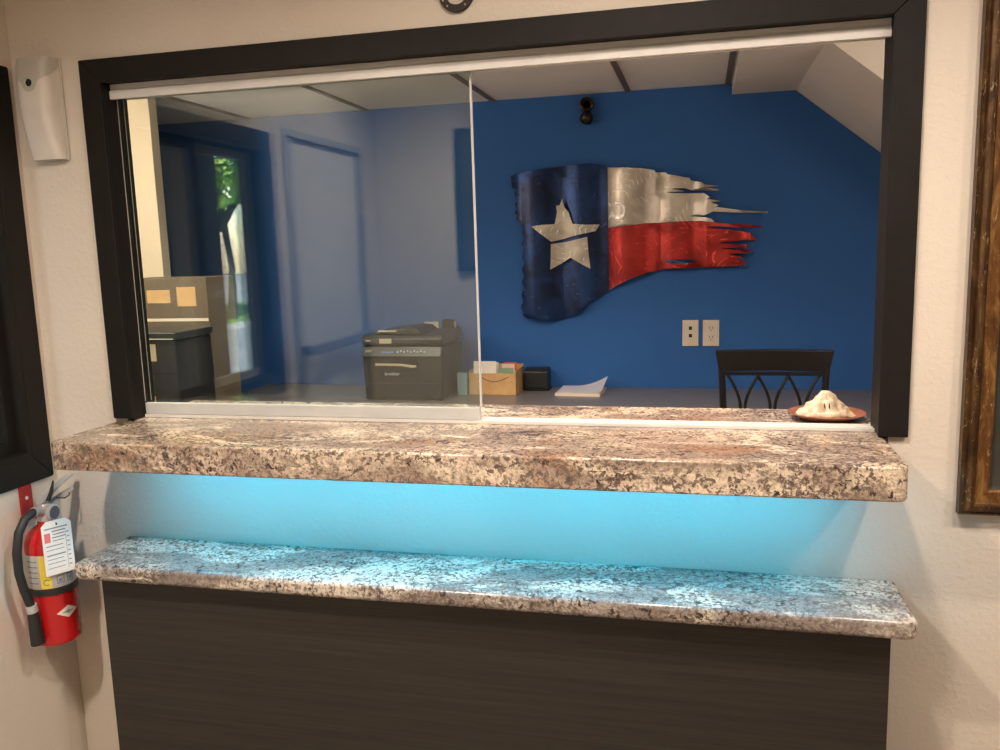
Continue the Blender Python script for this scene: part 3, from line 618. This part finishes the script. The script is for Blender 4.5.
# dark chair with gothic arch back
CX, CY = .238, 1.10
CH = thing('dining_chair', 'dark wooden chair with pointed arch lattice back drawn up to the grey desk', 'chair', (CX, CY, 0))
bm = bmesh.new()
top = [(-.191, 1.078), (.191, 1.078), (.184, 1.04), (.177, 1.006), (-.177, 1.006), (-.184, 1.04)]
A = []
for k in range(13):
    t = -1 + 2 * k / 12; yb = .018 * (1 - t * t)
    A.append([bm.verts.new((CX + t * (.192 if z > 1.05 else .178), CY + y - .0 + yb, z)) for y, z in ((-.010, 1.006), (-.012, 1.077), (.012, 1.078), (.010, 1.006))])
for a, b in zip(A, A[1:]):
    for k in range(4): bm.faces.new((a[k], a[(k + 1) % 4], b[(k + 1) % 4], b[k]))
bm.faces.new(A[0]); bm.faces.new(A[-1][::-1]); mesh('top_rail', bm, 'chair', CH, .003)
for s in (-1, 1):
    bm = bmesh.new(); tube(bm, [(CX + s * .170, CY + .0, 1.02), (CX + s * .162, CY, .86), (CX + s * .158, CY + .005, .48), (CX + s * .165, CY - .05, .0005)], [.011, .012, .016, .014], 8); mesh('leg', bm, 'chair', CH, smooth=True)
    bm = bmesh.new(); tube(bm, [(CX + s * .185, CY + .40, .455), (CX + s * .19, CY + .41, .0005)], [.018, .014], 8); mesh('leg', bm, 'chair', CH, smooth=True)
bx('back_stretcher', 'chair', CH, CX - .163, CX + .163, CY - .008, CY + .012, .992, 1.003); bx('lower_rail', 'chair', CH, CX - .158, CX + .158, CY - .008, CY + .014, .70, .74)
for c in range(3):
    xc = CX + (-.098, .0, .098)[c]
    for s in (-1, 1):
        pts = []
        for k in range(11):
            t = k / 10; pts.append((xc + s * (.008 + .044 * (1 - (1 - t) ** 1.0) ** 1.6), CY + .003, .885 + .108 * t))
        pts = [(xc + s * .006, CY + .003, .742), (xc + s * .006, CY + .003, .84)] + pts
        bm = bmesh.new(); tube(bm, pts, .0052, 8); mesh('arch_bar', bm, 'chair', CH, smooth=True)
bm = bmesh.new(); prism(bm, [(CX - .185, CY + .02), (CX + .185, CY + .02), (CX + .21, CY + .43), (CX - .21, CY + .43)], .455, .50, 'z'); mesh('seat', bm, 'seat', CH, .012, seg=3)

# printer
PX0, PX1, PY0, PY1, PZ = -1.425, -1.062, 1.50, 1.82, .809
PR = thing('printer', 'black multifunction printer on the grey desk behind the sliding glass', 'printer', ((PX0 + PX1) / 2, PY0, PZ))
bm = bmesh.new(); prism(bm, [(PX0 + .008, PZ), (PX1 - .006, PZ), (PX1, PZ + 0.1770), (PX1, PZ + 0.2319), (PX0, PZ + 0.2319), (PX0, PZ + 0.1681)], PY0 + .012, PY1); mesh('body', bm, 'printer', PR, .008, seg=3)
bm = bmesh.new(); prism(bm, [(PY0 - .004, PZ + 0.1903), (PY0 + .015, PZ + 0.2319), (PY0 + .06, PZ + 0.2407), (PY0 + .06, PZ + 0.1858)], PX0 + .004, PX1 - .004, 'x'); cp = mesh('control_panel', bm, 'printer', PR, .003)
bm = bmesh.new(); prism(bm, [(PY0 + .005, PZ + 0.2425), (PY0 + .005, PZ + 0.2655), (PY0 + .02, PZ + 0.2814), (PY1, PZ + 0.2814), (PY1, PZ + 0.2425)], PX0 + .003, PX1 + .003, 'x'); ld = mesh('scanner_lid', bm, 'printer', PR, .006, seg=3)
bm = bmesh.new(); prism(bm, [(PX0 + .05, PZ + 0.2814), (PX0 + .075, PZ + 0.2974), (PX0 + .20, PZ + 0.3097), (PX0 + .245, PZ + 0.3053), (PX0 + .275, PZ + 0.2814)], PY0 + .03, PY1 - .06); ad = mesh('document_feeder', bm, 'printer', ld, .004)
bx('paper_edge', 'creamp', ad, PX0 + .075, PX0 + .155, PY0 + .020, PY0 + .0295, PZ + 0.2956, PZ + 0.3009)
bx('sticker', 'label', PR, PX0 + .085, PX0 + .140, PY0 + .0030, PY0 + .0048, PZ + 0.2469, PZ + 0.2673)
bm = bmesh.new(); box(bm, PX0 + .075, PX0 + .255, PY0 + .0095, PY0 + .0118, PZ + 0.1018, PZ + 0.1726); sl_ = mesh('output_slot', bm, 'dark', PR)
bm = bmesh.new(); prism(bm, [(PX0 + .062, PZ + 0.1522), (PX0 + .18, PZ + 0.1505), (PX0 + .225, PZ + 0.1434), (PX0 + .245, PZ + 0.1451), (PX0 + .245, PZ + 0.1522), (PX0 + .225, PZ + 0.1531), (PX0 + .18, PZ + 0.1593), (PX0 + .062, PZ + 0.1602)], PY0 + .001, PY0 + .009); mesh('tray_edge', bm, 'label', sl_)
bx('paper_tray', 'printer', PR, PX0 + .02, PX1 - .02, PY0 + .004, PY0 + .0115, PZ + 0.0053, PZ + 0.0752, bevel=.002)
RX = Matrix.Rotation(PI / 2, 4, 'X')
text_mesh('brand_lettering', 'brother', .022, 'logo', PR, Vector((PX0 + .135, PY0 + .0088, PZ + 0.1150)), RX)
tilt = Matrix.Rotation(math.radians(68), 4, 'X')
def on_panel(x, z): return Vector((x, PY0 - .004 + .019 * (z - .215) / .047 - .0006, PZ + z * .885))
bm = bmesh.new()
for k in range(9):
    p = on_panel(PX0 + .165 + .015 * k, .238 + .004 * (k % 2)); box(bm, p.x - .003, p.x + .003, p.y - .001, p.y + .0006, p.z - .003, p.z + .003)
mesh('button', bm, 'logo', cp)
p = on_panel(PX0 + .12, .236); bx('screen', 'led_blue', cp, p.x - .03, p.x + .026, p.y - .001, p.y + .0008, p.z - .004, p.z + .004)
bm = bmesh.new()
for k in range(3):
    p = on_panel(PX0 + .022 + .010 * k, .24); prism(bm, [(p.x - .006, p.z - .007), (p.x - .001, p.z - .007), (p.x + .005, p.z + .007), (p.x, p.z + .007)], p.y - .001, p.y + .0004)
mesh('panel_marking', bm, 'logo', cp)
bx('model_plate', 'logo', PR, PX0 + .022, PX0 + .044, PY0 + .0035, PY0 + .0048, PZ + 0.2558, PZ + 0.2611)

# wooden letter box with envelopes, small pale-blue folder leaning beside it, black box, papers
LB = thing('letter_box', 'light brown cardboard letter box standing on the grey desk beside the printer', 'box', (-.89, 1.70, .8085))
bm = bmesh.new(); bx0, bx1, by0, by1, bz0, bz1 = -.995, -.785, 1.672, 1.845, .809, .903
box(bm, bx0, bx1, by0, by0 + .005, bz0, bz1); box(bm, bx0, bx1, by1 - .005, by1, bz0, bz1 + .02); box(bm, bx0, bx0 + .005, by0 + .0051, by1 - .0051, bz0, bz1 + .01); box(bm, bx1 - .005, bx1, by0 + .0051, by1 - .0051, bz0, bz1 + .01); box(bm, bx0 + .0051, bx1 - .0051, by0 + .0051, by1 - .0051, bz0, bz0 + .004)
lb = mesh('box_shell', bm, 'kraft', LB)
bm = bmesh.new(); tube(bm, [(bx0 + .05 + .13 * k / 12, by0 - .0006, bz0 + .080 - .022 * math.sin(PI * k / 12)) for k in range(13)], .0016, 6); mesh('grip_outline', bm, 'carton', lb)
def leaf(name, label, mat, x0, x1, y, z1, tilt, cat='envelope', group=None, th=.0012):
    bm = bmesh.new(); z0 = .8135; prism(bm, [(x0, z0), (x1, z0), (x1 - .004, z1), (x0 + .004, z1)], y, y + th)
    for v in bm.verts: v.co.y += (v.co.z - z0) * tilt
    return tag(mesh(name, bm, mat, None, loc=((x0 + x1) / 2, y, z0)), label, cat, group)
leaf('envelope', 'white envelope standing highest at the front of the letter box', 'envelope', -.985, -.875, 1.700, .952, .06)
leaf('envelope', 'white envelope standing behind the front one in the letter box', 'envelope', -.980, -.868, 1.716, .945, .06)
leaf('envelope', 'cream card standing in the right half of the letter box', 'creamp', -.865, -.80, 1.735, .935, .05, 'card')
leaf('card', 'orange card showing behind the green one in the letter box', 'orange', -.862, -.795, 1.765, .938, .05, 'card')
leaf('card', 'green card low at the right front of the letter box', 'green', -.875, -.800, 1.712, .921, .05, 'card')
fo = bx('folder', 'folder', None, -1.045, -1.002, 1.655, 1.685, .8085, .906, bevel=.003); tag(fo, 'small pale blue upright holder between the printer and the letter box', 'holder')
BB = thing('card_terminal', 'small black box on the grey desk right of the letter box', 'device', (-.715, 1.83, .8085))
bm = bmesh.new(); prism(bm, [(1.79, .815), (1.79, .893), (1.815, .909), (1.88, .905), (1.88, .815)], -.772, -.665, 'x'); mesh('body', bm, 'printer', BB, .006, seg=3)
bx('base', 'dark', BB, -.775, -.660, 1.785, 1.882, .8085, .8148, bevel=.002); bx('front_strip', 'printer', BB, -.755, -.68, 1.786, 1.7895, .822, .832)
PS = thing('paper_stack', 'small stack of papers on the grey desk with its top sheet curling up', 'papers', (-.51, 1.76, .8085))
bm = bmesh.new(); prism(bm, [(-.612, 1.665), (-.418, 1.655), (-.408, 1.83), (-.60, 1.85)], .8085, .820, 'z'); mesh('sheets', bm, 'creamp', PS)
bm = bmesh.new(); rows = []
for i in range(9):
    row = []
    for j in range(9):
        a, b = i / 8, j / 8; x = -.606 + .19 * a; y = 1.668 + .17 * b
        lift = max(0, a - .55 + .45 * (b - .5)) ** 2 * .095; row.append(bm.verts.new((x + lift * .25, y + .02, .8208 + lift)))
    rows.append(row)
rows2 = [[bm.verts.new(v.co + Vector((0, 0, .0008))) for v in r_] for r_ in rows]
for i in range(8):
    for j in range(8):
        bm.faces.new((rows[i][j], rows[i][j + 1], rows[i + 1][j + 1], rows[i + 1][j])); bm.faces.new((rows2[i][j], rows2[i + 1][j], rows2[i + 1][j + 1], rows2[i][j + 1]))
for i in range(8):
    for (a, b) in (((i, 0), (i + 1, 0)), ((i, 8), (i + 1, 8)), ((0, i), (0, i + 1)), ((8, i), (8, i + 1))):
        bm.faces.new((rows[a[0]][a[1]], rows[b[0]][b[1]], rows2[b[0]][b[1]], rows2[a[0]][a[1]]))
mesh('curled_sheet', bm, 'lilac', PS, smooth=True)

# wall plates on the blue wall
def wall_plate(xc, zc, label, kind, group=None):
    P = thing('wall_plate', label, 'wall plate', (xc, OY, zc), group)
    bx('cover', 'plate', P, xc - .0345, xc + .0345, OY - .006, OY - .0005, zc - .057, zc + .057, bevel=.002)
    bm = bmesh.new()
    if kind == 'data':
        for dz in (-.011, .022): box(bm, xc - .007, xc + .007, OY - .0072, OY - .0061, zc + dz - .0075, zc + dz + .0075)
        mesh('jack', bm, 'dark', P)
    else:
        for dz in (-.0195, .0195):
            bm2 = bmesh.new(); lathe(bm2, (xc, OY - .0062, zc + dz), [(.0, -.002), (.0150, -.002), (.0165, .0), (.0, .0)], 20, 'y'); s_ = mesh('socket', bm2, 'plate', P)
            b3 = bmesh.new()
            for dx in (-.006, .006): box(b3, xc + dx - .0014, xc + dx + .0014, OY - .0088, OY - .0083, zc + dz - .001, zc + dz + .008)
            lathe(b3, (xc, OY - .0083, zc + dz - .007), [(.0, -.0005), (.0026, -.0005), (.0026, 0)], 8, 'y'); mesh('slot', b3, 'dark', s_)
        bm.free()
wall_plate(-.0465, 1.0525, 'ivory data jack plate with two square black ports on the blue wall', 'data')
wall_plate(.0405, 1.052, 'ivory power outlet plate beside the data jack plate on the blue wall', 'power')
wall_plate(-1.232, 1.055, 'ivory wall plate farther left, peeking over the printer', 'data')
wall_plate(-1.145, 1.055, 'ivory wall plate just behind the black plug over the printer', 'power')
PG = bx('plug_adapter', 'dark', None, -1.168, -1.118, OY - .05, OY - .009, 1.045, 1.125, bevel=.006); tag(PG, 'black plug adapter in the wall plate above the printer', 'plug')

# small dark bronze fixture near the ceiling
WF = thing('wall_fixture', 'small dark bronze double round fixture high on the blue wall under the ceiling', 'fixture', (-.485, OY, 2.02))
bm = bmesh.new(); box(bm, -.500, -.470, OY - .012, OY - .0005, 1.96, 2.075); mesh('mount', bm, 'bronze', WF, .004)
bm = bmesh.new(); lathe(bm, (-.485, OY - .012, 2.042), [(.0, 0), (.030, 0), (.033, -.012), (.030, -.028), (.022, -.032), (.017, -.024), (.010, -.018), (.0, -.017)], 28, 'y'); ri = mesh('lamp_ring', bm, 'bronze', WF, smooth=True, angle=50)
bm = bmesh.new(); lathe(bm, (-.485, OY - .032, 2.042), [(.018, -.001), (.021, -.002), (.021, .0), (.018, .0), (.018, -.001)], 24, 'y'); mesh('rim', bm, 'bulb', ri)
bm = bmesh.new(); lathe(bm, (-.485, OY - .022, 1.985), [(.0, .0), (.024, -.0), (.029, -.012), (.025, -.026), (.014, -.036), (.0, -.040)], 28, 'y'); mesh('dome', bm, 'bronze', WF, smooth=True, angle=60)

# low cabinet at the left with a carton and a dark printer on it
CB = thing('side_cabinet', 'low grey cabinet under the brown carton at the left of the office', 'cabinet', (-1.95, .85, 0))
bx('body', 'desk', CB, -2.30, -1.62, .52, 1.19, .0005, .788, bevel=.002); bx('top', 'desk', CB, -2.31, -1.61, .51, 1.195, .7885, .808, bevel=.002)
CT = thing('carton', 'tall brown cardboard carton at the left behind the sliding glass', 'box', (-1.95, 1.02, .8085))
bx('carton_shell', 'carton', CT, -2.16, -1.812, .98, 1.17, .8085, 1.370, bevel=.003)
bm = bmesh.new()
for b in ((-2.07, -1.97, 1.275, 1.325), (-1.94, -1.86, 1.262, 1.335)): box(bm, b[0], b[1], .9785, .9798, b[2], b[3])
mesh('faded_print', bm, 'kraft', CT); bx('packing_tape', 'creamp', CT, -2.158, -1.814, .9782, .9797, 1.205, 1.216)
DPn = thing('office_printer', 'dark grey printer with tan stickers in front of the brown carton', 'printer', (-1.8750, .78, .8085))
bm = bmesh.new(); prism(bm, [(-2.0550, .8085), (-1.7750, .8085), (-1.7700, 1.02), (-1.7750, 1.165), (-2.0550, 1.165)], .70, .93); mesh('body', bm, 'printer', DPn, .010, seg=3)
bx('lid', 'printer', DPn, -2.0600, -1.7650, .695, .93, 1.1655, 1.190, bevel=.004); bx('lid_edge', 'grey', DPn, -2.0550, -1.7750, .6935, .6948, 1.166, 1.170)
bx('sticker', 'label', DPn, -1.8750, -1.8500, .6985, .6997, 1.09, 1.15); bx('side_handle', 'desk_leg', DPn, -1.9200, -1.8970, .685, .6995, .90, 1.03, bevel=.003); bx('card_sticker', 'kraft', DPn, -1.8930, -1.8670, .6985, .6997, .86, .965)
bm = bmesh.new(); box(bm, -2.0400, -1.7900, .6988, .6998, 1.045, 1.050); box(bm, -2.0400, -1.7900, .6988, .6998, .985, .988); mesh('panel_gap', bm, 'dark', DPn)

# plate and seashell on the counter inside the window
PL = tag(mesh('plate', (lambda b: (lathe(b, (.283, .178, 1.0345), [(.0, .0), (.045, .0), (.060, .004), (.083, .014), (.085, .016), (.082, .0175), (.060, .0085), (.045, .005), (.0, .005)], 48), b)[1])(bmesh.new()), 'terracotta', None, smooth=True, angle=60, loc=(.283, .178, 1.0345)), 'terracotta plate on the granite counter under the seashell', 'plate')
SH = thing('seashell', 'pale knobbly seashell resting on the terracotta plate', 'seashell', (.278, .175, 1.0430))
bm = bmesh.new(); rows = []
NS, NH = 60, 22
for j in range(NH + 1):
    t = j / NH; row = []
    for i in range(NS):
        a = 2 * PI * i / NS
        rad = (1 - t) ** .72 * (1 + .13 * math.cos(6 * a + 1.0) * (1 - t) + .07 * math.cos(13 * a + 3 * t)) + .012
        fl = .16 * (1 - t) ** 3
        x, y = .052 * rad * (1 + fl) * math.cos(a), .040 * rad * (1 + fl) * math.sin(a)
        z = .0006 + .058 * (t ** .95)
        nn = noise.noise(Vector((x * 70, y * 70, z * 90))) * .0062 * (0 if j == 0 else 1)
        if math.sin(a) < -.3 and t < .34: y -= .010 * math.sin(PI * min(1, t / .34)); z -= .004 * (t > 0)
        row.append(bm.verts.new((.278 + x * (1 + nn * 9), .175 + y * (1 + nn * 9), 1.0430 + max(.0005, z + (nn if j else 0)))))
    rows.append(row)
for a, b in zip(rows, rows[1:]):
    for k in range(NS): bm.faces.new((a[k], a[(k + 1) % NS], b[(k + 1) % NS], b[k]))
bm.faces.new(rows[0][::-1]); bm.faces.new(rows[-1]); sh = mesh('shell_body', bm, 'shell', SH, smooth=True, angle=70)
bm = bmesh.new()
for dx in (-.005, .004): tube(bm, [(.279 + dx, .1395, 1.064), (.279 + dx * 1.1, .1425, 1.070), (.279 + dx * 1.2, .1470, 1.076)], [.0008, .0020, .0008], 8)
mesh('slit', bm, 'slit', SH, smooth=True)
bm = bmesh.new(); tube(bm, [(.232, .147, 1.0475), (.25, .132, 1.0500), (.279, .126, 1.0510), (.305, .131, 1.050), (.324, .148, 1.0475)], [.003, .0065, .008, .0065, .003], 10); mesh('lower_lip', bm, 'shell', SH, smooth=True)

# ------------------------------------------------------------ street seen mirrored through the left window
TR = thing('street_tree', 'leafy green street tree standing on the grass verge outside', 'tree', (-10.6, -15.6, -.03))
bm = bmesh.new(); tube(bm, [(-10.6, -15.6, -.03), (-10.55, -15.6, 1.2), (-10.65, -15.5, 2.6), (-10.5, -15.4, 4.0)], [.10, .075, .065, .05], 12); tube(bm, [(-10.6, -15.5, 2.0), (-11.2, -15.2, 3.4)], [.10, .05], 8); tube(bm, [(-10.6, -15.5, 2.2), (-9.9, -15.8, 3.5)], [.10, .05], 8); mesh('trunk', bm, 'bark', TR, smooth=True)
bm = bmesh.new()
for k in range(2600):
    u = Vector((rnd.gauss(0, 1), rnd.gauss(0, 1), rnd.gauss(0, 1))).normalized() * rnd.uniform(.55, 1) ; p = Vector((-10.6 + u.x * 2.3, -15.5 + u.y * 2.3, 4.1 + u.z * 1.75))
    a = Vector((rnd.gauss(0, 1), rnd.gauss(0, 1), rnd.gauss(0, .6))).normalized() * .17; b_ = a.cross(Vector((rnd.gauss(0, 1), rnd.gauss(0, 1), 1))).normalized() * .085
    bm.faces.new([bm.verts.new(q) for q in (p - a, p + b_, p + a, p - b_)])
mesh('foliage', bm, 'leaf', TR)
def van(x, y, rot, label):
    V = thing('van', label, 'van', (x, y, -.059)); n0 = len(bpy.data.objects)
    side = [(-2.3, .35), (-2.3, 1.0), (-1.5, 1.25), (-.9, 2.0), (2.3, 2.05), (2.4, .35)]
    def add(nm, bm, mat, par=V, **k):
        bmesh.ops.transform(bm, matrix=Matrix.Translation((x, y, -.059)) @ Matrix.Rotation(rot, 4, 'Z'), verts=bm.verts); return mesh(nm, bm, mat, par, **k)
    bm = bmesh.new(); prism(bm, side, -.95, .95); add('body', bm, 'van', bevel=.05)
    for s in (-1, 1):
        bm = bmesh.new(); prism(bm, [(-1.25, 1.3), (-.75, 1.85), (.1, 1.85), (.1, 1.3)], s * .945, s * .965); add('side_window', bm, 'vanglass')
        for wx in (-1.45, 1.5):
            bm = bmesh.new(); lathe(bm, (wx, s * .86, .34), [(.0, -.1), (.34, -.1), (.34, .1), (.0, .1)], 20, 'y'); add('wheel', bm, 'tyre')
van(-13.5, -17.5, 1.2, 'white van parked outside behind the street tree')
